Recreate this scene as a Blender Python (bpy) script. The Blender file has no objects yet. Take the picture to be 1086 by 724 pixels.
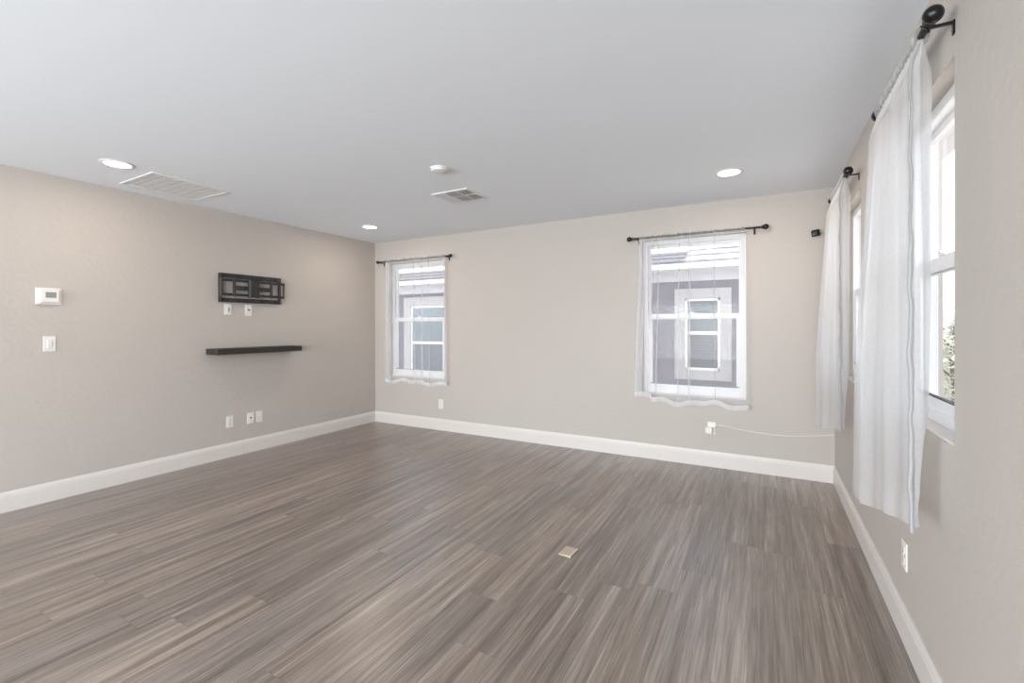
import bpy, bmesh, math, random
from mathutils import Vector, Matrix
R = math.radians
C = bpy.context.scene.collection
sc = bpy.context.scene

# ------------------------------------------------------------------ camera, sky, sun, exposure
L, RX, D, H = 4.674, 0.5095, 4.574, 2.44      # left wall x=-L, right wall x=RX, back wall y=D, ceiling z=H
YR = -7.5                                      # rear wall of the open-plan room
cam_d = bpy.data.cameras.new('camera'); cam = bpy.data.objects.new('camera', cam_d); C.objects.link(cam)
cam_d.sensor_fit = 'HORIZONTAL'; cam_d.sensor_width = 36.0
cam_d.lens = 483.88 / 1086 * 36.0
cam_d.shift_y = -15.1 / 1086
cam_d.clip_start = 0.02
def look(yaw, pit, roll):
    cy, sy, cp, sp = math.cos(yaw), math.sin(yaw), math.cos(pit), math.sin(pit)
    f = Vector((sy*cp, cy*cp, sp)); r = Vector((cy, -sy, 0)); u = r.cross(f)
    r2 = math.cos(roll)*r + math.sin(roll)*u; u2 = -math.sin(roll)*r + math.cos(roll)*u
    return Matrix(((r2.x, u2.x, -f.x, 0), (r2.y, u2.y, -f.y, 0), (r2.z, u2.z, -f.z, 0), (0, 0, 0, 1)))
cam.matrix_world = Matrix.Translation((0, 0, 1.299)) @ look(-0.504828, -0.002121, -0.002147)
sc.camera = cam

w = bpy.data.worlds.new('sky'); sc.world = w; w.use_nodes = True
nt = w.node_tree; bg = nt.nodes['Background']
sky = nt.nodes.new('ShaderNodeTexSky'); sky.sky_type = 'NISHITA'
sky.sun_disc = False; sky.sun_elevation = R(62); sky.sun_rotation = R(180); sky.air_density = 0.8; sky.dust_density = 1.5
hz = nt.nodes.new('ShaderNodeHueSaturation'); hz.inputs['Saturation'].default_value = .32      # hazy desert sky
nt.links.new(sky.outputs[0], hz.inputs['Color']); nt.links.new(hz.outputs[0], bg.inputs[0]); bg.inputs[1].default_value = 0.66

sun_d = bpy.data.lights.new('sun', 'SUN'); sun_d.energy = 8.5; sun_d.angle = R(0.6); sun_d.color = (1, .96, .9)
sun = bpy.data.objects.new('sun', sun_d); C.objects.link(sun)
sun.rotation_euler = (R(-14), R(2), 0)         # high midday sun, just over the neighbour's roof
def area(name, loc, rot, sx, sy, watts, col):
    d = bpy.data.lights.new(name, 'AREA'); d.shape = 'RECTANGLE'; d.size = sx; d.size_y = sy
    d.energy = watts; d.color = col
    o = bpy.data.objects.new(name, d); C.objects.link(o); o.location = loc; o.rotation_euler = rot
    return o
# fill lamp added behind the camera, at an opening invented for the rear wall
area('rear_fill', (-2.0, YR-0.05, 1.12), (R(114), 0, 0), 4.6, 2.05, 350, (.87, .945, 1.0))
# second added fill, tilted up from an invented opening in the left wall
area('left_fill', (-L-.1, -4.2, 1.10), (0, R(-114), R(42)), 2.05, 3.4, 440, (.87, .945, 1.0))
area('right_fill', (RX+.1, -3.6, 1.45), (0, R(114), R(-35)), 1.4, 2.6, 260, (.87, .945, 1.0))  # third added fill, brightens the left wall and ceiling from an invented window
LAMP_W, LAMP_COL = 6.0, (1.0, .87, .74)

vs = sc.view_settings
vs.view_transform = 'Standard'; vs.look = 'None'; vs.gamma = 1.0; vs.exposure = 0.02; vs.use_curve_mapping = False
sc.cycles.max_bounces = 12; sc.cycles.diffuse_bounces = 7; sc.cycles.transparent_max_bounces = 40
sc.cycles.caustics_reflective = False; sc.cycles.caustics_refractive = False
sc.cycles.sample_clamp_indirect = 6.0; sc.cycles.use_denoising = True

# ------------------------------------------------------------------ materials
def srgb(r, g, b):
    f = lambda c: (c/255/12.92) if c/255 <= .04045 else ((c/255+.055)/1.055)**2.4
    return (f(r), f(g), f(b), 1)
def mat(name, col, rough=.5, metal=0.0, spec=.5, bump=None, vary=0.0, scale=6.0):
    m = bpy.data.materials.new(name); m.use_nodes = True
    n = m.node_tree.nodes; l = m.node_tree.links; b = n['Principled BSDF']
    b.inputs['Base Color'].default_value = col; b.inputs['Roughness'].default_value = rough
    b.inputs['Metallic'].default_value = metal; b.inputs['Specular IOR Level'].default_value = spec
    tc = n.new('ShaderNodeTexCoord')
    if vary:
        t = n.new('ShaderNodeTexNoise'); t.inputs['Scale'].default_value = scale; t.inputs['Detail'].default_value = 4
        l.new(tc.outputs['Object'], t.inputs['Vector'])
        mx = n.new('ShaderNodeMix'); mx.data_type = 'RGBA'
        mx.inputs[6].default_value = tuple(c*(1-vary) for c in col[:3])+(1,)
        mx.inputs[7].default_value = tuple(min(1, c*(1+vary)) for c in col[:3])+(1,)
        l.new(t.outputs['Fac'], mx.inputs[0]); l.new(mx.outputs[2], b.inputs['Base Color'])
    if bump:
        s, st, dist = bump
        t = n.new('ShaderNodeTexNoise'); t.inputs['Scale'].default_value = s; t.inputs['Detail'].default_value = 3
        l.new(tc.outputs['Object'], t.inputs['Vector'])
        bp = n.new('ShaderNodeBump'); bp.inputs['Strength'].default_value = st; bp.inputs['Distance'].default_value = dist
        l.new(t.outputs['Fac'], bp.inputs['Height']); l.new(bp.outputs[0], b.inputs['Normal'])
    return m
M = {}
M['wall'] = mat('greige_wall_paint', srgb(187, 179, 172), .62, spec=.3, bump=(30, .3, .005), vary=.012, scale=3)
M['ceiling'] = mat('flat_white_ceiling_paint', srgb(238, 243, 249), .8, spec=.2, bump=(45, .10, .003))
M['trim'] = mat('white_satin_trim', srgb(214, 208, 203), .35, vary=.01)
M['vinyl'] = mat('white_vinyl', srgb(238, 239, 240), .32, vary=.008)
M['plastic'] = mat('white_plastic', srgb(224, 220, 216), .35, vary=.01)
M['slot'] = mat('dark_slot', srgb(70, 68, 66), .6, vary=.1)
M['black'] = mat('black_iron', srgb(24, 22, 22), .32, metal=.3, vary=.2, scale=30)
M['mount'] = mat('black_powder_coat', srgb(52, 50, 49), .45, metal=.2, vary=.12, scale=25)
M['shelf'] = mat('espresso_black_wood', srgb(44, 40, 39), .45, vary=.2, scale=12)
M['screen_lcd'] = mat('grey_lcd', srgb(140, 142, 136), .25, vary=.05)
M['metal'] = mat('white_enamel_steel', srgb(226, 226, 226), .4, vary=.01)
M['duct'] = mat('duct_shade_grey', srgb(205, 205, 205), .8, vary=.1)  # grey stands in for the shade inside the duct
M['dark'] = mat('gasket_black', srgb(40, 42, 46), .5, vary=.1)
M['tile'] = mat('beige_plate', srgb(188, 174, 152), .4, vary=.08, scale=40)
M['stucco'] = mat('lavender_grey_stucco', srgb(104, 98, 109), .9, spec=.1, bump=(120, .4, .004), vary=.05, scale=12)
M['band'] = mat('pale_grey_frieze', srgb(200, 201, 208), .85, spec=.1, vary=.03)
M['exttrim'] = mat('white_stucco_trim', srgb(170, 168, 168), .85, spec=.1, vary=.03)
M['fascia'] = mat('white_fascia', srgb(240, 240, 240), .6, vary=.02)
M['leaf'] = mat('pale_green_leaf', srgb(214, 221, 203), .6, vary=.1, scale=20)
M['bark'] = mat('grey_bark', srgb(120, 108, 94), .9, vary=.2, scale=20)
M['gravel'] = mat('gravel_ground', srgb(216, 210, 202), .95, bump=(80, .6, .02), vary=.2, scale=60)
M['filter'] = mat('gap_shade_grey', srgb(205, 205, 206), .9, vary=.03)  # grey that imitates shade in the return grille's gaps
M['fence'] = mat('pale_block_wall', srgb(205, 200, 196), .9, vary=.06, scale=15)

def tile_mat():
    m = mat('roof_tile', srgb(196, 193, 192), .85, spec=.1)
    n = m.node_tree.nodes; l = m.node_tree.links; b = n['Principled BSDF']
    tc = n.new('ShaderNodeTexCoord'); t = n.new('ShaderNodeTexNoise'); t.inputs['Scale'].default_value = 9
    l.new(tc.outputs['Object'], t.inputs['Vector'])
    rp = n.new('ShaderNodeValToRGB'); rp.color_ramp.elements[0].color = srgb(118, 116, 118); rp.color_ramp.elements[1].color = srgb(168, 165, 162)
    rp.color_ramp.elements[0].position = .35; rp.color_ramp.elements[1].position = .65
    l.new(t.outputs['Fac'], rp.inputs[0]); l.new(rp.outputs[0], b.inputs['Base Color'])
    return m
M['roof'] = tile_mat()
M['roofgrey'] = mat('dark_grey_tile', srgb(96, 95, 101), .9, spec=.1, vary=.12, scale=9)  # darker grey than the other roof's tile

def cloth(name, trans, col=(.86, .86, .87, 1), back=.45, weave=.03):
    m = bpy.data.materials.new(name); m.use_nodes = True
    n = m.node_tree.nodes; l = m.node_tree.links; n.remove(n['Principled BSDF']); out = n['Material Output']
    d = n.new('ShaderNodeBsdfDiffuse'); d.inputs[0].default_value = col
    t = n.new('ShaderNodeBsdfTranslucent'); t.inputs[0].default_value = col
    a = n.new('ShaderNodeMixShader'); a.inputs[0].default_value = back
    l.new(d.outputs[0], a.inputs[1]); l.new(t.outputs[0], a.inputs[2])
    tr = n.new('ShaderNodeBsdfTransparent')
    tc = n.new('ShaderNodeTexCoord'); ns = n.new('ShaderNodeTexNoise'); ns.inputs['Scale'].default_value = 90; ns.inputs['Detail'].default_value = 1
    l.new(tc.outputs['Object'], ns.inputs['Vector'])
    mr = n.new('ShaderNodeMapRange'); mr.inputs['To Min'].default_value = trans-weave; mr.inputs['To Max'].default_value = trans+weave
    l.new(ns.outputs['Fac'], mr.inputs[0])
    mx = n.new('ShaderNodeMixShader'); l.new(mr.outputs[0], mx.inputs[0])
    l.new(a.outputs[0], mx.inputs[1]); l.new(tr.outputs[0], mx.inputs[2]); l.new(mx.outputs[0], out.inputs[0])
    return m
M['sheer'] = cloth('white_sheer_voile', .72, col=(.84, .84, .86, 1), weave=0.0)
M['sheer_thick'] = cloth('white_sheer_doubled', .25, back=.35)
M['sheer_pocket'] = cloth('white_sheer_gathered', .72, weave=.04)
M['sheer_side'] = cloth('white_sheer_gathered_side', .36, col=(.80, .80, .81, 1), weave=.04)
M['sheer_sleeve'] = cloth('white_sheer_sleeve', .46, col=(.78, .77, .76, 1), weave=.02)
M['sheer_roll'] = cloth('sheer_roll_shade_grey', .10, col=(.50, .50, .51, 1), back=.2)  # cloth greyed to carry the fold's shade along the edge

def glass(name, tint, glossy=.06):
    m = bpy.data.materials.new(name); m.use_nodes = True
    n = m.node_tree.nodes; l = m.node_tree.links; n.remove(n['Principled BSDF'])
    tr = n.new('ShaderNodeBsdfTransparent'); tr.inputs[0].default_value = tint
    g = n.new('ShaderNodeBsdfGlossy'); g.inputs['Roughness'].default_value = .02
    fr = n.new('ShaderNodeFresnel'); fr.inputs[0].default_value = 1.35
    mx = n.new('ShaderNodeMixShader'); l.new(fr.outputs[0], mx.inputs[0])
    l.new(tr.outputs[0], mx.inputs[1]); l.new(g.outputs[0], mx.inputs[2]); l.new(mx.outputs[0], n['Material Output'].inputs[0])
    return m
M['glass'] = glass('window_glass', (.93, .96, .98, 1))
def mesh_screen():
    m = bpy.data.materials.new('insect_mesh'); m.use_nodes = True
    n = m.node_tree.nodes; l = m.node_tree.links; n.remove(n['Principled BSDF'])
    tr = n.new('ShaderNodeBsdfTransparent'); d = n.new('ShaderNodeBsdfDiffuse'); d.inputs[0].default_value = (.18, .18, .2, 1)
    mx = n.new('ShaderNodeMixShader'); mx.inputs[0].default_value = .22
    l.new(tr.outputs[0], mx.inputs[1]); l.new(d.outputs[0], mx.inputs[2]); l.new(mx.outputs[0], n['Material Output'].inputs[0])
    return m
M['mesh'] = mesh_screen()
M['blind'] = mat('blue_grey_blind', srgb(122, 140, 148), .5, vary=.04)
M['blind2'] = mat('screened_grey_blind', srgb(102, 108, 119), .5, vary=.04)  # lower blind, takes the grey of the screen over it
def emit(name, col, s):
    m = bpy.data.materials.new(name); m.use_nodes = True
    b = m.node_tree.nodes['Principled BSDF']; b.inputs['Base Color'].default_value = (.9, .9, .9, 1)
    b.inputs['Emission Color'].default_value = col; b.inputs['Emission Strength'].default_value = s
    return m
M['lens'] = emit('lit_lens', (1, .95, .88, 1), 6)

def floor_mat():
    m = bpy.data.materials.new('grey_brown_vinyl_planks'); m.use_nodes = True
    n = m.node_tree.nodes; l = m.node_tree.links; b = n['Principled BSDF']
    def math_(op, a, bb=None, c=None):
        x = n.new('ShaderNodeMath'); x.operation = op
        for i, v in enumerate((a, bb, c)):
            if v is None: continue
            if isinstance(v, (int, float)): x.inputs[i].default_value = v
            else: l.new(v, x.inputs[i])
        return x.outputs[0]
    def comb(x, y, z=0.0):
        c = n.new('ShaderNodeCombineXYZ')
        for i, v in enumerate((x, y, z)):
            if isinstance(v, (int, float)): c.inputs[i].default_value = v
            else: l.new(v, c.inputs[i])
        return c.outputs[0]
    def white(v):
        x = n.new('ShaderNodeTexWhiteNoise'); x.noise_dimensions = '3D'; l.new(v, x.inputs['Vector']); return x
    def noise(v, scale, detail=4, rough=.55):
        x = n.new('ShaderNodeTexNoise'); x.inputs['Scale'].default_value = scale; x.inputs['Detail'].default_value = detail
        x.inputs['Roughness'].default_value = rough; l.new(v, x.inputs['Vector']); return x.outputs['Fac']
    tc = n.new('ShaderNodeTexCoord'); sp = n.new('ShaderNodeSeparateXYZ'); l.new(tc.outputs['Object'], sp.inputs[0])
    x, y = sp.outputs[0], sp.outputs[1]
    W, LEN = .18, 1.22
    xs = math_('DIVIDE', math_('ADD', x, .03), W); row = math_('FLOOR', xs)
    ro = white(comb(row, 3.7)).outputs['Value']
    ys = math_('ADD', math_('DIVIDE', y, LEN), ro); col = math_('FLOOR', ys)
    wn = white(comb(row, col, 1.3)); pid = wn.outputs['Value']
    # strips of different tone inside a plank, each with wavering edges
    wob = math_('MULTIPLY', math_('SUBTRACT', noise(comb(math_('MULTIPLY', x, 6), math_('MULTIPLY', y, .9), math_('MULTIPLY', pid, 40)), 1.0, 2), .5), .05)
    st = math_('ADD', math_('MULTIPLY', pid, 50), math_('MULTIPLY', math_('ADD', x, wob), 26))
    g1 = noise(comb(st, math_('MULTIPLY', y, .8), math_('MULTIPLY', pid, 17)), 1.0, 3, .6)          # broad streaks
    g2 = noise(comb(math_('MULTIPLY', x, 130), math_('MULTIPLY', y, 3.0), math_('MULTIPLY', pid, 31)), 1.0, 4, .65)   # fine grain
    g3 = noise(comb(math_('MULTIPLY', x, 320), math_('MULTIPLY', y, 5), 4.0), 1.0, 2, .5)
    v = math_('ADD', math_('ADD', math_('MULTIPLY', g1, .42), math_('MULTIPLY', g2, .38)), math_('MULTIPLY', g3, .20))
    v = math_('ADD', v, math_('MULTIPLY', math_('SUBTRACT', pid, .5), .05))
    rp = n.new('ShaderNodeValToRGB'); e = rp.color_ramp.elements
    e[0].position = .34; e[0].color = srgb(72, 60, 52); e[1].position = .67; e[1].color = srgb(178, 166, 155)
    k = e.new(.45); k.color = srgb(109, 95, 85); k = e.new(.54); k.color = srgb(137, 123, 112)
    l.new(v, rp.inputs[0])
    # warmer / greyer planks
    hs = n.new('ShaderNodeHueSaturation'); l.new(rp.outputs[0], hs.inputs['Color'])
    l.new(math_('ADD', .80, math_('MULTIPLY', pid, .30)), hs.inputs['Saturation'])
    # joints
    fx = math_('FRACT', xs); fy = math_('FRACT', ys)
    ex = math_('MINIMUM', fx, math_('SUBTRACT', 1, fx)); ey = math_('MINIMUM', fy, math_('SUBTRACT', 1, fy))
    jx = math_('LESS_THAN', ex, .006); jy = math_('LESS_THAN', ey, .0012)
    j = math_('MAXIMUM', jx, jy)
    mx = n.new('ShaderNodeMix'); mx.data_type = 'RGBA'; l.new(math_('MULTIPLY', j, .35), mx.inputs[0])
    l.new(hs.outputs[0], mx.inputs[6]); mx.inputs[7].default_value = srgb(70, 60, 54)
    l.new(mx.outputs[2], b.inputs['Base Color'])
    l.new(math_('ADD', .27, math_('MULTIPLY', g2, .14)), b.inputs['Roughness'])
    b.inputs['Specular IOR Level'].default_value = 1.0
    b.inputs['Coat Weight'].default_value = .35; b.inputs['Coat Roughness'].default_value = .28
    bp = n.new('ShaderNodeBump'); bp.inputs['Strength'].default_value = .25; bp.inputs['Distance'].default_value = .002
    l.new(math_('SUBTRACT', g2, math_('MULTIPLY', j, .8)), bp.inputs['Height']); l.new(bp.outputs[0], b.inputs['Normal'])
    return m
M['floor'] = floor_mat()

# ------------------------------------------------------------------ mesh helpers
class MB:
    def __init__(s): s.bm = bmesh.new()
    def box(s, x0, x1, y0, y1, z0, z1, bev=0.0, rot=None, seg=1):
        b = bmesh.new(); bmesh.ops.create_cube(b, size=1)
        for v in b.verts: v.co = Vector((v.co.x*(x1-x0), v.co.y*(y1-y0), v.co.z*(z1-z0)))
        if bev: bmesh.ops.bevel(b, geom=b.edges[:], offset=bev, segments=seg, affect='EDGES', profile=.5)
        c = Vector(((x0+x1)/2, (y0+y1)/2, (z0+z1)/2))
        for v in b.verts: v.co = (rot @ v.co if rot else v.co) + c
        s.join(b); return s
    def join(s, b):
        me = bpy.data.meshes.new('tmp'); b.to_mesh(me); b.free(); s.bm.from_mesh(me); bpy.data.meshes.remove(me)
    def tube(s, pts, r, n=10, cap=True):
        pts = [Vector(p) for p in pts]; rs = r if isinstance(r, (list, tuple)) else [r]*len(pts)
        rings = []; up = None
        for i, p in enumerate(pts):
            t = (pts[min(i+1, len(pts)-1)] - pts[max(i-1, 0)]).normalized()
            if up is None: up = Vector((0, 0, 1)) if abs(t.z) < .9 else Vector((1, 0, 0))
            a = t.cross(up).normalized(); b2 = a.cross(t).normalized(); up = b2
            rings.append([s.bm.verts.new(p + rs[i]*(math.cos(2*math.pi*k/n)*a + math.sin(2*math.pi*k/n)*b2)) for k in range(n)])
        for i in range(len(rings)-1):
            for k in range(n): s.bm.faces.new((rings[i][k], rings[i][(k+1) % n], rings[i+1][(k+1) % n], rings[i+1][k]))
        if cap:
            s.bm.faces.new(rings[0][::-1]); s.bm.faces.new(rings[-1])
        return s
    def lathe(s, o, axis, prof, n=24):
        # prof: list of (distance along axis, radius)
        o, ax = Vector(o), Vector(axis).normalized()
        return s.tube([o + ax*p[0] for p in prof], [max(p[1], 1e-4) for p in prof], n)
    def prism(s, prof, a, b, axis):
        # profile polygon (u, v) extruded from a to b along 'x' or 'y'; u is the other horizontal axis
        f = (lambda t, p: (t, p[0], p[1])) if axis == 'x' else (lambda t, p: (p[0], t, p[1]))
        A = [s.bm.verts.new(f(a, p)) for p in prof]; B = [s.bm.verts.new(f(b, p)) for p in prof]
        n = len(prof)
        for i in range(n): s.bm.faces.new((A[i], A[(i+1) % n], B[(i+1) % n], B[i]))
        s.bm.faces.new(A[::-1]); s.bm.faces.new(B); return s
    def grid(s, rows):
        V = [[s.bm.verts.new(p) for p in r] for r in rows]
        for i in range(len(V)-1):
            for k in range(len(V[0])-1): s.bm.faces.new((V[i][k], V[i][k+1], V[i+1][k+1], V[i+1][k]))
        return s
    def ring(s, x0, x1, z0, z1, wl, wr, wb, wt, y0, y1, flat=False, bev=.002):
        b = bmesh.new()
        P = (lambda x, y, z: (x, z, y)) if flat else (lambda x, y, z: (x, y, z))   # flat: lies in the xy plane, depth along z
        O = [(x0, z0), (x1, z0), (x1, z1), (x0, z1)]; I = [(x0+wl, z0+wb), (x1-wr, z0+wb), (x1-wr, z1-wt), (x0+wl, z1-wt)]
        V = [[b.verts.new(P(x, y, z)) for x, z in q] for q, y in ((O, y0), (I, y0), (I, y1), (O, y1))]
        for k in range(4):
            for i in range(4):
                b.faces.new((V[k][i], V[k][(i+1) % 4], V[(k+1) % 4][(i+1) % 4], V[(k+1) % 4][i]))
        bmesh.ops.recalc_face_normals(b, faces=b.faces[:])
        if bev:
            e = [e for e in b.edges if len(e.link_faces) == 2 and e.calc_face_angle() > .5]
            bmesh.ops.bevel(b, geom=e, offset=bev, segments=1, affect='EDGES', profile=.5)
        s.join(b); return s
    def build(s, name, m, parent=None, smooth=False, angle=35):
        bmesh.ops.recalc_face_normals(s.bm, faces=s.bm.faces[:])
        me = bpy.data.meshes.new(name); s.bm.to_mesh(me); s.bm.free()
        me.materials.append(M[m] if isinstance(m, str) else m)
        if smooth:
            me.shade_smooth()
            if angle: me.set_sharp_from_angle(angle=R(angle))
        o = bpy.data.objects.new(name, me); C.objects.link(o)
        if parent: o.parent = parent
        return o
def empty(name, loc, rz=0, label=None, cat=None, group=None):
    o = bpy.data.objects.new(name, None); o.empty_display_size = .1; C.objects.link(o)
    o.location = loc; o.rotation_euler = (0, 0, rz)
    return tag(o, label, cat, group)
def tag(o, label=None, cat=None, group=None, kind=None):
    if label: o['label'] = label
    if cat: o['category'] = cat
    if group: o['group'] = group
    if kind: o['kind'] = kind
    return o
def struct(o): return tag(o, kind='structure')

# ------------------------------------------------------------------ room shell
T = .16
def wall(name, axis, pos, out, a0, a1, holes, z0=0.0, z1=H):
    """wall slab whose room face sits at pos; out = +1/-1 direction away from the room; holes = [(a0, a1, z0, z1)]"""
    mb = MB()
    A = sorted({a0, a1} | {h[0] for h in holes} | {h[1] for h in holes}); Z = sorted({z0, z1} | {h[2] for h in holes} | {h[3] for h in holes})
    p0, p1 = sorted((pos, pos+out*T))
    P = lambda a, p, z: (a, p, z) if axis == 'x' else (p, a, z)
    vc = {}
    def V(a, p, z):
        k = (round(a, 5), round(p, 5), round(z, 5))
        if k not in vc: vc[k] = mb.bm.verts.new(P(a, p, z))
        return vc[k]
    solid = lambda i, j: 0 <= i < len(A)-1 and 0 <= j < len(Z)-1 and not any(h[0]-1e-6 <= (A[i]+A[i+1])/2 <= h[1] and h[2] <= (Z[j]+Z[j+1])/2 <= h[3] for h in holes)
    for i in range(len(A)-1):
        for j in range(len(Z)-1):
            if not solid(i, j): continue
            q = (A[i], A[i+1], Z[j], Z[j+1])
            for p in (p0, p1): mb.bm.faces.new((V(q[0], p, q[2]), V(q[1], p, q[2]), V(q[1], p, q[3]), V(q[0], p, q[3])))
            if not solid(i-1, j): mb.bm.faces.new((V(q[0], p0, q[2]), V(q[0], p1, q[2]), V(q[0], p1, q[3]), V(q[0], p0, q[3])))
            if not solid(i+1, j): mb.bm.faces.new((V(q[1], p0, q[2]), V(q[1], p1, q[2]), V(q[1], p1, q[3]), V(q[1], p0, q[3])))
            if not solid(i, j-1): mb.bm.faces.new((V(q[0], p0, q[2]), V(q[1], p0, q[2]), V(q[1], p1, q[2]), V(q[0], p1, q[2])))
            if not solid(i, j+1): mb.bm.faces.new((V(q[0], p0, q[3]), V(q[1], p0, q[3]), V(q[1], p1, q[3]), V(q[0], p1, q[3])))
    return struct(mb.build(name, 'wall'))
WB = [(-4.41, -3.49, .635, 2.135), (-1.055, -.14, .635, 2.135)]           # openings in the back wall: x0, x1, z0, z1
WR = [(3.415, 4.14, .925, 2.125), (1.875, 2.60, .925, 2.125)]             # openings in the right wall: y0, y1, z0, z1
wall('wall_back', 'x', D, 1, -L-T, RX+T, WB)
wall('wall_right', 'y', RX, 1, YR, D, WR + [(-5.0, -2.2, .72, 2.18)])
wall('wall_left', 'y', -L, -1, YR, D, [(-6.0, -2.4, .0, 2.15)])
wall('wall_front', 'x', YR, -1, -L-T, RX+T, [(-4.35, .35, .06, 2.2)])  # openings behind the camera are made up to let the fill lamps in
struct(MB().box(-L-T, RX+T, YR-T, D+T, -.12, 0).build('floor', 'floor'))
struct(MB().box(-L-T, RX+T, YR-T, D+T, H, H+.2).build('ceiling', 'ceiling'))

struct(MB().box(-L-T-.6, RX+T+.6, YR-.7, D+T+.6, H+.2, H+.32).build('eave_sun_block', 'band'))  # unseen overhang, added to keep the sun out of the windows
BB, BT = .142, .0135
def bprof(s): return [(0, 0), (s*BT, 0), (s*BT, BB-.034), (s*(BT-.002), BB-.030), (s*(BT-.0025), BB-.020), (s*(BT-.006), BB-.010), (s*.005, BB), (0, BB)]
mb = MB()
for a, b in ((YR, -6.0), (-2.4, 2.7525), (2.7545, D)): mb.prism([(-L+u, z) for u, z in bprof(1)], a, b, 'y')
struct(mb.build('baseboard_left', 'trim'))
struct(MB().prism([(D+u, z) for u, z in bprof(-1)], -L, RX, 'x').build('baseboard_back', 'trim'))
struct(MB().prism([(RX+u, z) for u, z in bprof(-1)], YR, D, 'y').build('baseboard_right', 'trim'))

# ------------------------------------------------------------------ windows (local x along the wall, local +y outdoors)
def window(n, loc, rz, wd, ht):
    h = wd/2; F = .042; y0, y1 = .058, .135
    mb = MB()
    mb.ring(-h, h, 0, ht, F, F, F+.01, F, y0, y1)
    root = mb.build('window_%d' % n, 'vinyl'); root.location = loc; root.rotation_euler = (0, 0, rz); struct(root)
    mid = ht*.5
    def sash(name, ya, yb, z0, z1, rail, stile):
        mb = MB(); a = h-F+.004
        mb.ring(-a, a, z0, z1, stile, stile, rail, rail, ya, yb)
        s = mb.build(name, 'vinyl', root)
        yc = (ya+yb)/2
        MB().grid([[(-a+stile-.003, yc, z0+rail-.003), (a-stile+.003, yc, z0+rail-.003)], [(-a+stile-.003, yc, z1-rail+.003), (a-stile+.003, yc, z1-rail+.003)]]).build('pane', 'glass', s)
        g = MB(); ai, q = a-stile, .004                                   # dark glazing gasket
        if name == 'lower_sash':
            g.box(-ai, ai, yc-.010, yc+.006, z0+rail-.001, z0+rail+q); g.build('gasket', 'dark', s)
        return s
    sash('upper_sash', .098, .122, mid-.02, ht-F+.004, .03, .024)
    lo = sash('lower_sash', .066, .094, F+.006, mid+.032, .046, .044)
    k = MB(); k.box(-.03, .03, .060, .082, mid+.032, mid+.040, .002); k.box(-.012, .012, .054, .074, mid+.038, mid+.050, .003)
    k.build('sash_lock', 'vinyl', lo)
    k = MB()
    for sx in (-1, 1): k.box(sx*(h-F-.03)-.014, sx*(h-F-.03)+.014, .060, .068, F+.056, F+.064, .002)
    k.build('tilt_latch', 'dark', lo)
    a = h-F
    MB().grid([[(-a, .128, F), (a, .128, F)], [(-a, .128, mid), (a, .128, mid)]]).build('insect_screen', 'mesh', root)
    MB().box(-h, h, .001, y0, -.001, .010, .002).build('window_sill', 'trim', root)
    return root
for i, (a, b, z0, z1) in enumerate(WB): window(i+1, ((a+b)/2, D, z0), 0, b-a, z1-z0)
for i, (a, b, z0, z1) in enumerate(WR): window(i+3, (RX, (a+b)/2, z0), R(-90), b-a, z1-z0)

# ------------------------------------------------------------------ curtain rods and sheers
ROD = .062
def rod(loc, rz, half, label, rr=.0085, ball=.024, inset=.02):
    """local: rod along x, wall at y=0, room side -y"""
    root = empty('curtain_rod', loc, rz, label, 'curtain rod', 'black curtain rods')
    MB().tube([(-half, -ROD, 0), (half, -ROD, 0)], rr, 14).build('pole', 'black', root, True)
    for s in (-1, 1):
        prof = [(0, rr*1.0), (.001, rr*1.75), (.008, rr*1.75), (.010, rr*1.2)]
        for k in range(1, 12):
            t = math.pi*(.16+.84*k/11); prof.append((.010+ball*(.85-math.cos(t)), ball*math.sin(t)))
        MB().lathe((s*half, -ROD, 0), (s, 0, 0), prof, 24).build('finial', 'black', root, True)
        b = MB(); bx = s*(half-inset)
        b.box(bx-.007, bx+.007, -ROD-.004, -.003, -.016, -.009, .0015)
        b.tube([(bx, -ROD+math.cos(t)*(rr+.004), math.sin(t)*(rr+.004)) for t in [R(a) for a in range(180, 381, 20)]], .0035, 8)
        br = b.build('bracket', 'black', root)
        b = MB(); b.box(bx-.008, bx+.008, -.005, 0, -.050, -.006, .0015); b.build('mounting_plate', 'black', br)
        b = MB(); b.lathe((bx, -ROD, -.012), (0, 0, -1), [(0, .003), (.008, .003), (.009, .0055), (.014, .0055), (.0145, .002)], 10); b.build('thumb_screw', 'black', br)
    return root
rod((-3.955, D, 2.163), 0, .575, 'thin black curtain rod over the window nearest the left corner of back wall', .008, .022, .03)
rod((-.578, D, 2.155), 0, .560, 'black curtain rod over the back wall window above the power adapter', .009, .024, .055)
rod((RX, 2.20, 2.237), R(-90), .345, 'large black ball-end curtain rod closest to the camera, over nearest right wall window', .011, .026)
rod((RX, 3.79, 2.237), R(-90), .345, 'black ball-end curtain rod on right wall by the far corner', .011, .026)

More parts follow.
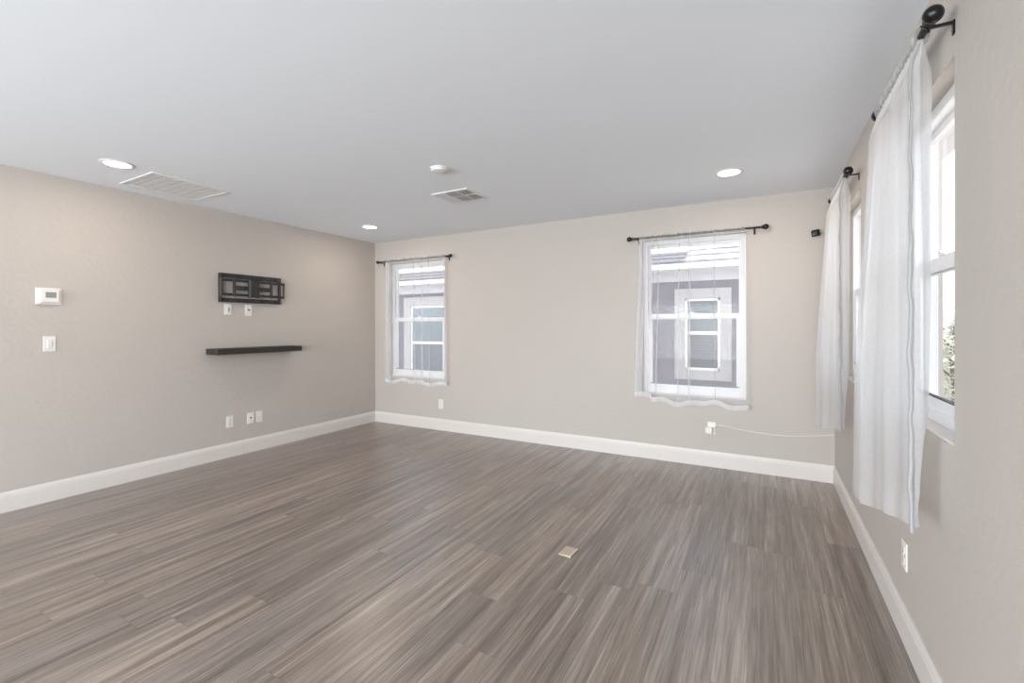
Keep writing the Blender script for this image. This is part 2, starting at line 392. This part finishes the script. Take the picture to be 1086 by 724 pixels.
def smooth(a, b, t):
    t = max(0, min(1, (t-a)/(b-a))); return t*t*(3-2*t)
def back_sheer(x0, x1, flare0, flare1, ztop, zbot, pleats, seed, label):
    """sheer with a rod pocket, hung on a back-wall rod; pleats = [(x, width)] where the cloth doubles over"""
    rnd = random.Random(seed); yr = D-ROD
    root = empty('sheer_curtain', (0, 0, 0), 0, label, 'curtain', 'white sheer curtains')
    # plan path (x, stagger)
    path = [(x0, 0.0)]
    for px, wd in sorted(pleats):
        path += [(px+wd, .0), (px, .008), (px+wd+.0005, .016)]
    path.append((x1, .0))
    pts = []
    for (a, sa), (b, sb) in zip(path, path[1:]):
        n = max(3, int(abs(b-a)/.006))
        for k in range(n): pts.append((a+(b-a)*k/n, sa+(sb-sa)*k/n))
    pts.append(path[-1])
    ph = [rnd.uniform(0, 6.28) for _ in range(6)]
    def wave(x, v):
        g = .35*math.sin(95*x+ph[0]+1.5*math.sin(11*x)) * math.exp(-v*9)
        return g + .55*math.sin(27*x+ph[1]+1.2*math.sin(7*x+ph[2])) + .45*math.sin(46*x+ph[3]+.8*math.sin(5*x))
    def pos(x, st, v, zb):
        f = smooth(0, 1, v); u = (x-x0)/(x1-x0)
        xx = x + f*(-flare0*(1-u) + flare1*u)
        amp = .005 + .010*v
        return (xx, yr-.012 - .004*v - amp*wave(x, v) - st*.5, ztop + (zb-ztop)*v)
    zb = lambda x: zbot(x) if callable(zbot) else zbot
    HM = .045
    rows = []
    for j in range(33):
        v = j/32; rows.append([pos(x, s, v*.99+.01, zb(x)+HM) for x, s in pts])
    MB().grid(rows).build('panel', 'sheer', root, True, None)
    rows = []
    for j in range(9):
        v = 1+j/8*HM/(ztop-.6); a = j/8
        rows.append([(lambda p: (p[0], p[1]-.004*math.sin(math.pi*a), p[2]))(pos(x, s, 1, zb(x)+HM*(1-a))) for x, s in pts])
    tag(MB().grid(rows).build('hem', 'sheer_thick', root, True, None), 'doubled white bottom hem')
    # rod pocket: gathered sleeve around the pole with a small ruffle above
    prof = [(-.001, .019), (-.006, .014), (-.011, .006), (-.0125, 0), (-.011, -.007), (-.008, -.016), (.004, -.018), (.010, -.010), (.0125, 0), (.010, .008), (.004, .014), (.001, .019)]
    rows = []
    n = int((x1-x0)/.004)
    for k in range(n+1):
        x = x0+(x1-x0)*k/n
        wv = 1+.22*math.sin(150*x+2*math.sin(19*x))+.12*math.sin(271*x+ph[5]); tz = .006*math.sin(60*x+ph[2])+.004*math.sin(133*x)
        rows.append([(x, yr+py*wv, ztop+pz*(1 if pz < .012 else 1)+(tz if pz > .012 else 0)) for py, pz in prof])
    tag(MB().grid(rows).build('rod_pocket', 'sheer_pocket', root, True, None), 'gathered top sleeve around the pole')
    return root
back_sheer(-4.412, -3.42, .004, .018, 2.163, lambda x: .565+.012*math.sin(9*x)+.008*math.sin(21*x), [(-4.408, .035), (-4.37, .03), (-4.33, .03), (-3.93, .014), (-3.80, .020), (-3.69, .008), (-3.45, .016)], 3,
           'white sheer curtain on the window nearest the left corner of back wall')
back_sheer(-1.072, -.147, .045, .028, 2.155, lambda x: (.60 if x < -.92 else .565)+.016*math.sin(13*x+1)+.010*math.sin(29*x), [(-1.069, .035), (-1.03, .03), (-.958, .030), (-.885, .014), (-.70, .010), (-.61, .018), (-.40, .006)], 8,
           'white sheer curtain on the back wall window above the power adapter')

def side_sheer(yn, label, seed, xfar):
    """gathered sheer on a right-wall rod; yn = y of its near end"""
    rnd = random.Random(seed); xr = RX-ROD; zt = 2.237; span = .64
    root = empty('sheer_curtain', (0, 0, 0), 0, label, 'curtain', 'white sheer curtains')
    ph = [rnd.uniform(0, 6.28) for _ in range(6)]
    N = 260; NR = 26                        # NR samples belong to the return towards the wall
    def point(i, v):
        f = smooth(0, .9, v)
        opened = smooth(.0, .08, v)
        if i < NR:                          # near return: from beside the wall round to the leading edge
            t = i/(NR-1)
            xw = xr + .026 - .030*smooth(.8, 1, v); yw = yn + .055
            xl = xr - .034 + .012*v;  yl = yn
            x = xw + (xl-xw)*t + .006*math.sin(t*9+ph[0]+2*v); y = yw + (yl-yw)*t - .014*math.sin(math.pi*t)
            y += -.004*math.sin(14*v+3*t)
            zb = .655 - .015*t
        else:
            t = (i-NR)/(N-NR-1)
            base = xr - .034 + .012*v + (xfar + .034 - .012 - 0)*0
            xb = (xr-.030) + (xfar-(xr-.030))*smooth(0, .9, t)
            x = (xr-.034) + ((xb-(xr-.034))*f)
            am = (.005+.009*smooth(0, .6, v))*min(1, t*12)
            x += am*(.7*math.sin(15*t+ph[1]+.8*math.sin(5*t+ph[2])) + .35*math.sin(31*t+ph[3]+.6*v) - .45)
            y = yn + t*span
            zb = .640 - .105*smooth(0, 1, t) + .002*math.sin(20*t)
        # at the pole everything gathers into the sleeve
        xt = xr - .006 + .007*math.sin(i*.45); yt = yn + .01 + (0 if i < NR else (i-NR)/(N-NR-1))*(span-.01)
        x = xt + (x-xt)*opened; y = yt + (y-yt)*opened
        return x, y, zb
    HM = .10
    rows = []; VM = 44
    for j in range(VM+1):
        v = .012+.988*(j/VM)**1.15; r_ = []
        for i in range(N):
            x, y, zb = point(i, v); r_.append((x, y, zt + (zb+HM-zt)*v))
        rows.append(r_)
    MB().grid(rows).build('panel', 'sheer_side', root, True, None)
    rows = []
    for j in range(7):
        a = j/6; r_ = []
        for i in range(N):
            x, y, zb = point(i, 1); r_.append((x-.004*math.sin(math.pi*a), y, zb+HM*(1-a)))
        rows.append(r_)
    tag(MB().grid(rows).build('hem', 'sheer_side', root, True, None), 'doubled white bottom hem')
    # rolled side hem down the leading edge, fold shade put in its grey
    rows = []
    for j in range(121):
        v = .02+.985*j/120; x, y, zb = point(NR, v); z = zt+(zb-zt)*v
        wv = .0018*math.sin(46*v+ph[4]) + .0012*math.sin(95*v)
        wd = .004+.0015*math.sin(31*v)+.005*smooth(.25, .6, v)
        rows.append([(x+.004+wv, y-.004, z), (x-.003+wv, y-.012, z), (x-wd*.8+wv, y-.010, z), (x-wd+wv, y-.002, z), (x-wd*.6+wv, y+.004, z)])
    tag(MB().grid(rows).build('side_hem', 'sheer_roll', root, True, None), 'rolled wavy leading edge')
    prof = [(-.001, .026), (-.010, .020), (-.018, .009), (-.020, 0), (-.018, -.010), (-.012, -.024), (.004, -.027), (.015, -.015), (.019, 0), (.015, .011), (.006, .019), (.001, .026)]
    rows = []; n = 170
    for k in range(n+1):
        t = k/n; y = yn+t*span
        wv = 1+.20*math.sin(t*95+2*math.sin(12*t))+.12*math.sin(t*171+ph[5]); tz = .005*math.sin(t*60)+.004*math.sin(t*118)
        rows.append([(xr+py*wv, y, zt+pz+(tz if pz > .018 else 0)) for py, pz in prof])
    tag(MB().grid(rows).build('rod_pocket', 'sheer_sleeve', root, True, None), 'gathered top sleeve around the pole')
    return root
side_sheer(1.915, 'long white sheer curtain closest to the camera on the right wall', 4, .362)
side_sheer(3.480, 'long white sheer curtain on the right wall by the far corner', 9, .356)

# ------------------------------------------------------------------ wall plates (local: front faces -y, back on the wall at y=0)
def plate_mesh(root_name, loc, rz, label, cat, group=None):
    m = MB().box(-.035, .035, -.0065, 0, -.0575, .0575, .003, seg=2)
    o = m.build(root_name, 'plastic'); o.location = loc; o.rotation_euler = (0, 0, rz)
    return tag(o, label, cat, group)
def outlet(loc, rz, label):
    o = plate_mesh('outlet', loc, rz, label, 'outlet', 'white wall outlets')
    for s in (-1, 1):
        f = MB().box(-.0165, .0165, -.0085, -.006, s*.0215-.0145, s*.0215+.0145, .002).build('receptacle', 'plastic', o)
        k = MB(); k.box(-.0075, -.0055, -.0089, -.0083, s*.0215-.002, s*.0215+.007); k.box(.0055, .0075, -.0089, -.0083, s*.0215-.002, s*.0215+.006)
        k.box(-.0025, .0025, -.0089, -.0083, s*.0215-.010, s*.0215-.005); k.build('slots', 'slot', f)
    MB().lathe((0, -.006, 0), (0, -1, 0), [(0, .003), (.001, .003), (.0014, .001)], 10).build('screw', 'plastic', o)
    return o
LW, RW = R(90), R(-90)
outlet((-L, 2.622, .353), LW, 'white duplex outlet low on left wall, standing apart from the other two plates')
outlet((-3.545, D, .327), 0, 'white wall outlet low on back wall below the left window')
outlet((RX, 2.428, .353), RW, 'white wall outlet low on right wall under the nearest sheer curtain')
# jack plates
def jack(loc, label, kind):
    o = plate_mesh('wall_plate', loc, LW, label, 'wall plate', 'white cable wall plates')
    if kind == 'coax':
        MB().lathe((0, -.005, .004), (0, -1, 0), [(0, .009), (.004, .009), (.0045, .006), (.014, .006), (.0145, .002)], 14).build('coax_jack', 'slot', o)
    elif kind == 'slot':
        MB().box(-.0165, .0165, -.0085, -.006, -.033, .033, .002).build('insert', 'plastic', o)
        MB().box(.003, .012, -.0105, -.008, -.024, .018, .001).build('cable_slot', 'slot', o)
    elif kind == 'data':
        MB().box(-.0165, .0165, -.0085, -.006, -.033, .033, .002).build('insert', 'plastic', o)
        MB().box(-.008, .008, -.0095, -.008, -.004, .012, .001).build('data_jack', 'slot', o)
    else:
        MB().lathe((0, -.006, 0), (0, -1, 0), [(0, .0055), (.004, .0055), (.0045, .003), (.009, .003)], 12).build('coax_jack', 'metal', o)
    for s in (-1, 1): MB().lathe((0, -.006, s*.044), (0, -1, 0), [(0, .003), (.001, .003), (.0014, .001)], 10).build('screw', 'plastic', o)
jack((-L, 2.607, 1.473), 'white wall plate with a dark vertical slot under the television mount', 'slot')
jack((-L, 2.815, 1.470), 'white wall plate with a round dark jack under the television mount', 'coax')
jack((-L, 2.832, .352), 'low white wall plate with a dark jack, on left wall beside its plain twin', 'data')
jack((-L, 2.926, .352), 'low white wall plate with small central connector, closest of three to the back wall', 'plain')
# light switch
o = plate_mesh('light_switch', (-L, 1.312, 1.175), LW, 'white rocker light switch on left wall below the thermostat', 'light switch')
MB().box(-.0165, .0165, -.009, -.006, -.033, .033, .002).build('switch_frame', 'plastic', o)
MB().box(-.0135, .0135, -.0115, -.008, -.029, .029, .002, rot=Matrix.Rotation(R(4), 3, 'X')).build('rocker', 'plastic', o)
# thermostat
t = empty('thermostat', (-L, 1.309, 1.530), LW, 'white thermostat with grey display on left wall above the light switch', 'thermostat')
MB().box(-.073, .073, -.008, 0, -.062, .062, .0035, seg=2).build('back_plate', 'plastic', t)
b = MB().box(-.052, .052, -.031, -.006, -.048, .048, .005, seg=3).build('body', 'plastic', t)
MB().box(-.026, .034, -.0322, -.030, -.012, .030, .001).build('display', 'screen_lcd', b)
m = MB()
for k in (-1, 0, 1): m.box(k*.024-.008, k*.024+.008, -.0328, -.030, -.034, -.026, .001)
m.build('buttons', 'metal', b)

# ------------------------------------------------------------------ television mount
t = empty('tv_mount', (-L, 2.838, 1.687), LW, 'black articulated television mount bolted to left wall above floating shelf', 'tv mount')
m = MB()
m.box(-.322, .322, -.030, 0, .100, .143, .003); m.box(-.322, .322, -.030, 0, -.143, -.100, .003)
m.box(-.322, -.306, -.034, 0, -.143, .143, .003); m.box(.304, .322, -.034, 0, -.143, .143, .003)
wp = m.build('wall_plate', 'mount', t)
for sx in (-.29, -.14, .10, .25):
    for z in (.121, -.121): MB().lathe((sx, -.030, z), (0, -1, 0), [(0, .010), (.005, .010), (.006, .006)], 6).build('lag_bolt', 'black', wp)
for s in (-1, 1):                                   # folded pairs of arms each side of the head
    m = MB(); a, b_ = (-.305, -.02) if s < 0 else (.02, .350)
    m.box(a, b_, -.052, -.036, .062, .088, .002); m.box(a, b_, -.052, -.036, -.080, -.054, .002)
    if s > 0: m.box(.335, .350, -.052, -.036, -.080, .088, .002)
    else: m.box(-.318, -.300, -.052, -.028, -.080, .088, .002)
    ar = m.build('arm', 'mount', t)
    m = MB(); i0, i1 = (-.205, -.03) if s < 0 else (.03, .205)
    m.box(i0, i1, -.060, -.046, -.022, .024, .002)
    e0 = i0 if s < 0 else i1-.020
    m.box(e0, e0+.020, -.062, -.040, -.070, .075, .002)
    m.tube([(e0+.010, -.052, -.09), (e0+.010, -.052, .095)], .009, 10)
    m.build('inner_arm', 'mount', ar)
m = MB(); m.box(-.050, .048, -.085, -.072, -.088, .092, .004); m.box(-.058, -.034, -.074, -.050, -.095, .098, .003); m.box(.030, .052, -.074, -.050, -.09, .092, .003)
hd = m.build('head_plate', 'mount', t)
for x in (-.03, .03):
    for z in (-.065, 0, .07): MB().lathe((x, -.085, z), (0, -1, 0), [(0, .006), (.003, .006), (.0035, .003)], 8).build('bolt', 'black', hd)

# floating shelf
sh = MB().box(-L, -L+.185, 2.403, 3.305, 1.034, 1.090, .002).build('floating_shelf', 'shelf')
tag(sh, 'long thin black floating shelf on left wall below the television mount', 'shelf')

# ------------------------------------------------------------------ back wall adapter, cord, sensor
o = plate_mesh('outlet', (-.425, D, .357), 0, 'white wall outlet on back wall holding the plugged-in power adapter', 'outlet', 'white wall outlets')
for s in (-1, 1):
    MB().box(-.0165, .0165, -.0085, -.006, s*.0215-.0145, s*.0215+.0145, .002).build('receptacle', 'plastic', o)
a = empty('power_adapter', (-.447, D-.0085, .350), 0, 'white power adapter with long cord plugged into the back wall outlet', 'power adapter')
MB().box(-.026, .030, -.040, 0, -.040, .018, .005, seg=2).build('body', 'plastic', a)
MB().lathe((.030, -.02, .006), (1, 0, 0), [(0, .004), (.016, .0032), (.022, .0022)], 10).build('strain_relief', 'plastic', a)
cz = [(-.405, .356), (-.383, .390), (-.30, .382), (-.151, .364), (-.04, .354), (.068, .350), (.18, .352), (.277, .362), (.40, .380), (.503, .400)]
pts = []
for (xa, za), (xb, zb) in zip(cz, cz[1:]):
    for k in range(5): pts.append((xa+(xb-xa)*k/5, D-.0045-(.02 if xa < -.39 else 0)*(1-k/5), za+(zb-za)*k/5))
pts.append((cz[-1][0], D-.0045, cz[-1][1]))
tag(MB().tube([(p[0]+.447, p[1]-D+.0085, p[2]-.350) for p in pts], .0032, 8).build('cord', 'plastic', a, True), 'thin white cord sagging along the wall to the corner')
s = empty('sensor', (.376, D, 2.068), 0, 'small black square sensor high on back wall by the right corner', 'sensor')
MB().lathe((0, 0, 0), (0, -1, 0), [(0, .030), (.003, .030), (.005, .024)], 20).build('mounting_base', 'plastic', s)
b = MB().box(-.030, .030, -.045, -.006, -.026, .028, .009, rot=Matrix.Rotation(R(-9), 3, 'Y'), seg=3).build('body', 'black', s, True)
MB().lathe((-.002, -.044, .002), (0, -1, 0), [(0, .013), (.002, .012), (.0025, .004)], 20).build('lens', 'dark', b)

# plate on the floor
f = empty('floor_plate', (-.985, 2.445, 0), R(-4), 'small beige rectangular plate with pale edge lying on the plank floor', 'floor plate')
MB().box(-.037, .033, -.052, .052, 0, .009, .0015).build('plate', 'tile', f)
m = MB(); m.box(.031, .038, -.053, .053, 0, .012, .0015)
m.build('raised_edge', 'trim', f)

# ------------------------------------------------------------------ ceiling fittings
def downlight(x, y, label):
    r = empty('recessed_light', (x, y, H), 0, label, 'ceiling light', 'recessed ceiling lights')
    m = MB(); n = 40; prof = [(.100, 0), (.100, -.003), (.094, -.006), (.080, -.006), (.076, -.003)]
    rows = [[(p*math.cos(2*math.pi*k/n), p*math.sin(2*math.pi*k/n), z) for k in range(n+1)] for p, z in prof]
    m.grid(rows).build('trim_ring', 'plastic', r, True)
    MB().lathe((0, 0, -.001), (0, 0, -1), [(0, .077), (.002, .077), (.0035, .07), (.004, .02)], 40).build('lens', 'lens', r)
    d = bpy.data.lights.new('lamp_glow', 'AREA'); d.shape = 'DISK'; d.size = .14; d.energy = LAMP_W; d.color = LAMP_COL
    o = bpy.data.objects.new('lamp_glow', d); C.objects.link(o); o.parent = r; o.location = (0, 0, -.009)
downlight(-3.96, 1.462, 'round recessed ceiling light next to the wide return air grille')
downlight(-3.95, 3.79, 'round recessed ceiling light near the left back corner of the room')
downlight(-.229, 3.757, 'round recessed ceiling light in front of the adapter-side back window and right wall')

g = empty('return_grille', (-4.205, 1.945, H), 0, 'wide white return air grille in the ceiling along left wall', 'ceiling vent')
a, b = .265, .285
MB().ring(-a, a, -b, b, .026, .026, .026, .026, -.006, 0, flat=True).build('frame', 'metal', g)
m = MB(); n = 24; pitch = (2*b-.052)/n
for k in range(n):
    y0_ = -b+.026+k*pitch+(.007 if k % 3 == 0 else .0015); y1_ = -b+.026+(k+1)*pitch-(.007 if k % 3 == 2 else .0015)
    m.box(-a+.026, a-.026, y0_, y1_, -.0030, -.0016)
m.build('louvers', 'metal', g)
MB().box(-a+.02, a-.02, -b+.02, b-.02, -.0012, -.0002).build('gap_shade_backing', 'filter', g)  # added sheet, shows between louver groups as painted shade lines

g = empty('supply_register', (-2.327, 3.268, H), 0, 'small square white supply air register in the middle of the ceiling', 'ceiling vent')
m = MB(); a, b = .188, .160
m.ring(-a, a, -b, b, .024, .024, .024, .024, -.008, 0, flat=True, bev=.003)
m.box(-.062, -.054, -b+.02, b-.02, -.011, -.001); m.box(.058, .066, -b+.02, b-.02, -.011, -.001); m.box(-.058, .17, -.004, .004, -.011, -.001)
m.build('frame', 'metal', g)
m = MB()
for k in range(7):
    x = -a+.032+k*.0152; m.box(x-.0085, x+.0085, -b+.022, b-.022, -.0075, -.0065, rot=Matrix.Rotation(R(-38), 3, 'Y'))
for k in range(7):
    x = -.046+k*.0155; m.box(x-.008, x+.008, -b+.022, b-.022, -.0075, -.0065, rot=Matrix.Rotation(R(50), 3, 'Y'))
for k in range(6):
    x = .074+k*.0155; m.box(x-.008, x+.008, -b+.022, b-.022, -.0075, -.0065, rot=Matrix.Rotation(R(48), 3, 'Y'))
m.build('louvers', 'metal', g)
MB().box(-a+.02, a-.02, -b+.02, b-.02, -.0012, -.0002).build('duct_shade_plate', 'duct', g)  # flat plate under the uncut ceiling, coloured like a shaded cavity

s = empty('smoke_detector', (-2.055, 2.64, H), 0, 'round white smoke detector on the ceiling in front of the supply register', 'smoke detector')
MB().lathe((0, 0, 0), (0, 0, -1), [(0, .070), (.008, .070), (.010, .066)], 36).build('base', 'plastic', s, True)
c = MB().lathe((0, 0, -.009), (0, 0, -1), [(0, .062), (.010, .059), (.015, .050), (.0165, .02), (.017, .002)], 36).build('cover', 'plastic', s, True)
MB().lathe((.02, 0, -.0255), (0, 0, -1), [(0, .009), (.002, .008), (.0025, .002)], 16).build('test_button', 'plastic', c)

# ------------------------------------------------------------------ outdoors
struct(MB().box(-30, 30, D+T, 40, -.32, -.22).build('ground', 'gravel'))
struct(MB().box(RX+T, 30, -20, D+T, -.32, -.22).build('ground_side', 'gravel'))
YH = D+3.0
hs = empty('neighbor_house', (0, YH, -.22), 0, 'lavender grey stucco house with white window trim seen through the windows', 'house')
X0, X1 = -11.0, 1.45
Z = .22                                             # local z = world z + Z
m = MB(); m.box(X0, X1, 0, 6.0, 0, 2.02+Z); m.build('wall', 'stucco', hs)
MB().box(X0, X1, -.035, 0, 1.995+Z, 2.16+Z, .004).build('frieze_board', 'band', hs)
MB().box(X0-.2, X1+.2, -.26, 0.0, 2.155+Z, 2.175+Z).build('soffit', 'band', hs)
MB().box(X0-.2, X1+.2, -.30, -.255, 2.165+Z, 2.25+Z, .006).build('fascia', 'fascia', hs)
def roof(x0, x1, ylen, slope, name, mt):
    m = MB(); n = int(ylen/.30); y = -.30; z = 2.245+Z
    for k in range(n):
        ya, yb = y+k*.30, y+(k+1)*.30+.03; za = z+k*.30*slope
        th = .035
        prof = [(ya, za), (yb, za+.33*slope-.02), (yb, za+.33*slope-.02+th), (ya, za+th)]
        A = [m.bm.verts.new((x0, p[0], p[1])) for p in prof]; B = [m.bm.verts.new((x1, p[0], p[1])) for p in prof]
        for i in range(4): m.bm.faces.new((A[i], A[(i+1) % 4], B[(i+1) % 4], B[i]))
        m.bm.faces.new(A[::-1]); m.bm.faces.new(B)
    return m.build(name, mt, hs)
roof(X0-.2, -1.06, 1.0, .33, 'lower_roof', 'roofgrey')
roof(-1.06, X1+.2, 5.4, .42, 'roof', 'roof')
def hwin(x0, x1, z0, z1, tr, mid):
    z0 += Z; z1 += Z; mid += Z
    m = MB(); m.box(x0-tr, x0, -.05, 0, z0-tr, z1+tr, .005); m.box(x1, x1+tr, -.05, 0, z0-tr, z1+tr, .005)
    m.box(x0, x1, -.05, 0, z1, z1+tr, .005); m.box(x0, x1, -.05, 0, z0-tr, z0, .005)
    wn = m.build('window_surround', 'exttrim', hs)
    m = MB(); f = .035
    m.box(x0, x0+f, -.03, 0, z0, z1); m.box(x1-f, x1, -.03, 0, z0, z1); m.box(x0, x1, -.03, 0, z1-f, z1); m.box(x0, x1, -.03, 0, z0, z0+f)
    m.box(x0, x1, -.034, 0, mid-.025, mid+.025)
    m.build('window_frame', 'vinyl', wn)
    for nm, za, zb, mt in (('upper_blind', mid+.025, z1-f, 'blind'), ('lower_blind', z0+f, mid-.025, 'blind2')):
        m = MB(); n = int((zb-za)/.045)
        for k in range(n):
            zz = za+(k+.5)*(zb-za)/n
            m.box(x0+f, x1-f, -.022, -.0195, zz-.022, zz+.022, rot=Matrix.Rotation(R(18), 3, 'X'))
        m.build(nm, mt, wn)
    MB().grid([[(x0+f, -.027, z0+f), (x1-f, -.027, z0+f)], [(x0+f, -.027, z1-f), (x1-f, -.027, z1-f)]]).build('pane', 'glass', wn)
hwin(-1.08, -.58, .62, 1.72, .155, 1.19)
hwin(-6.65, -5.45, .25, 1.73, .19, .955)

# side yard: block wall and a small tree
fw = MB()
fw.box(3.2, 3.4, -4, 18, -.22, 1.25, .01); fw.box(3.17, 3.43, -4, 18, 1.25, 1.31, .01)
tag(fw.build('garden_wall', 'fence'), 'pale block garden wall outside the right wall windows', 'garden wall')
rnd = random.Random(5)
tr = empty('tree', (2.55, 9.4, -.22), 0, 'pale green leafy tree glimpsed through the nearest right wall window', 'tree')
m = MB(); m.tube([(0, 0, 0), (.03, .02, .5), (-.02, 0, 1.0), (.02, .03, 1.5)], [.06, .05, .04, .02], 8)
for k in range(7):
    a = rnd.uniform(0, 6.28); z = rnd.uniform(.5, 1.3); m.tube([(0, 0, z), (.25*math.cos(a), .25*math.sin(a), z+.25), (.45*math.cos(a), .45*math.sin(a), z+.4)], [.02, .014, .006], 6)
m.build('trunk', 'bark', tr)
m = MB()
for k in range(900):
    a, u, q = rnd.uniform(0, 6.28), rnd.uniform(-1, 1), rnd.random()**.4
    c = Vector((.6*q*math.cos(a)*math.sqrt(1-u*u), .6*q*math.sin(a)*math.sqrt(1-u*u), 1.1+.75*q*u))
    d1 = Vector((rnd.uniform(-1, 1), rnd.uniform(-1, 1), rnd.uniform(-1, 1))).normalized(); d2 = d1.orthogonal().normalized()
    A = [m.bm.verts.new(c+p) for p in (-d1*.06, d2*.022, d1*.06, -d2*.022)]; m.bm.faces.new(A)
m.build('foliage', 'leaf', tr)
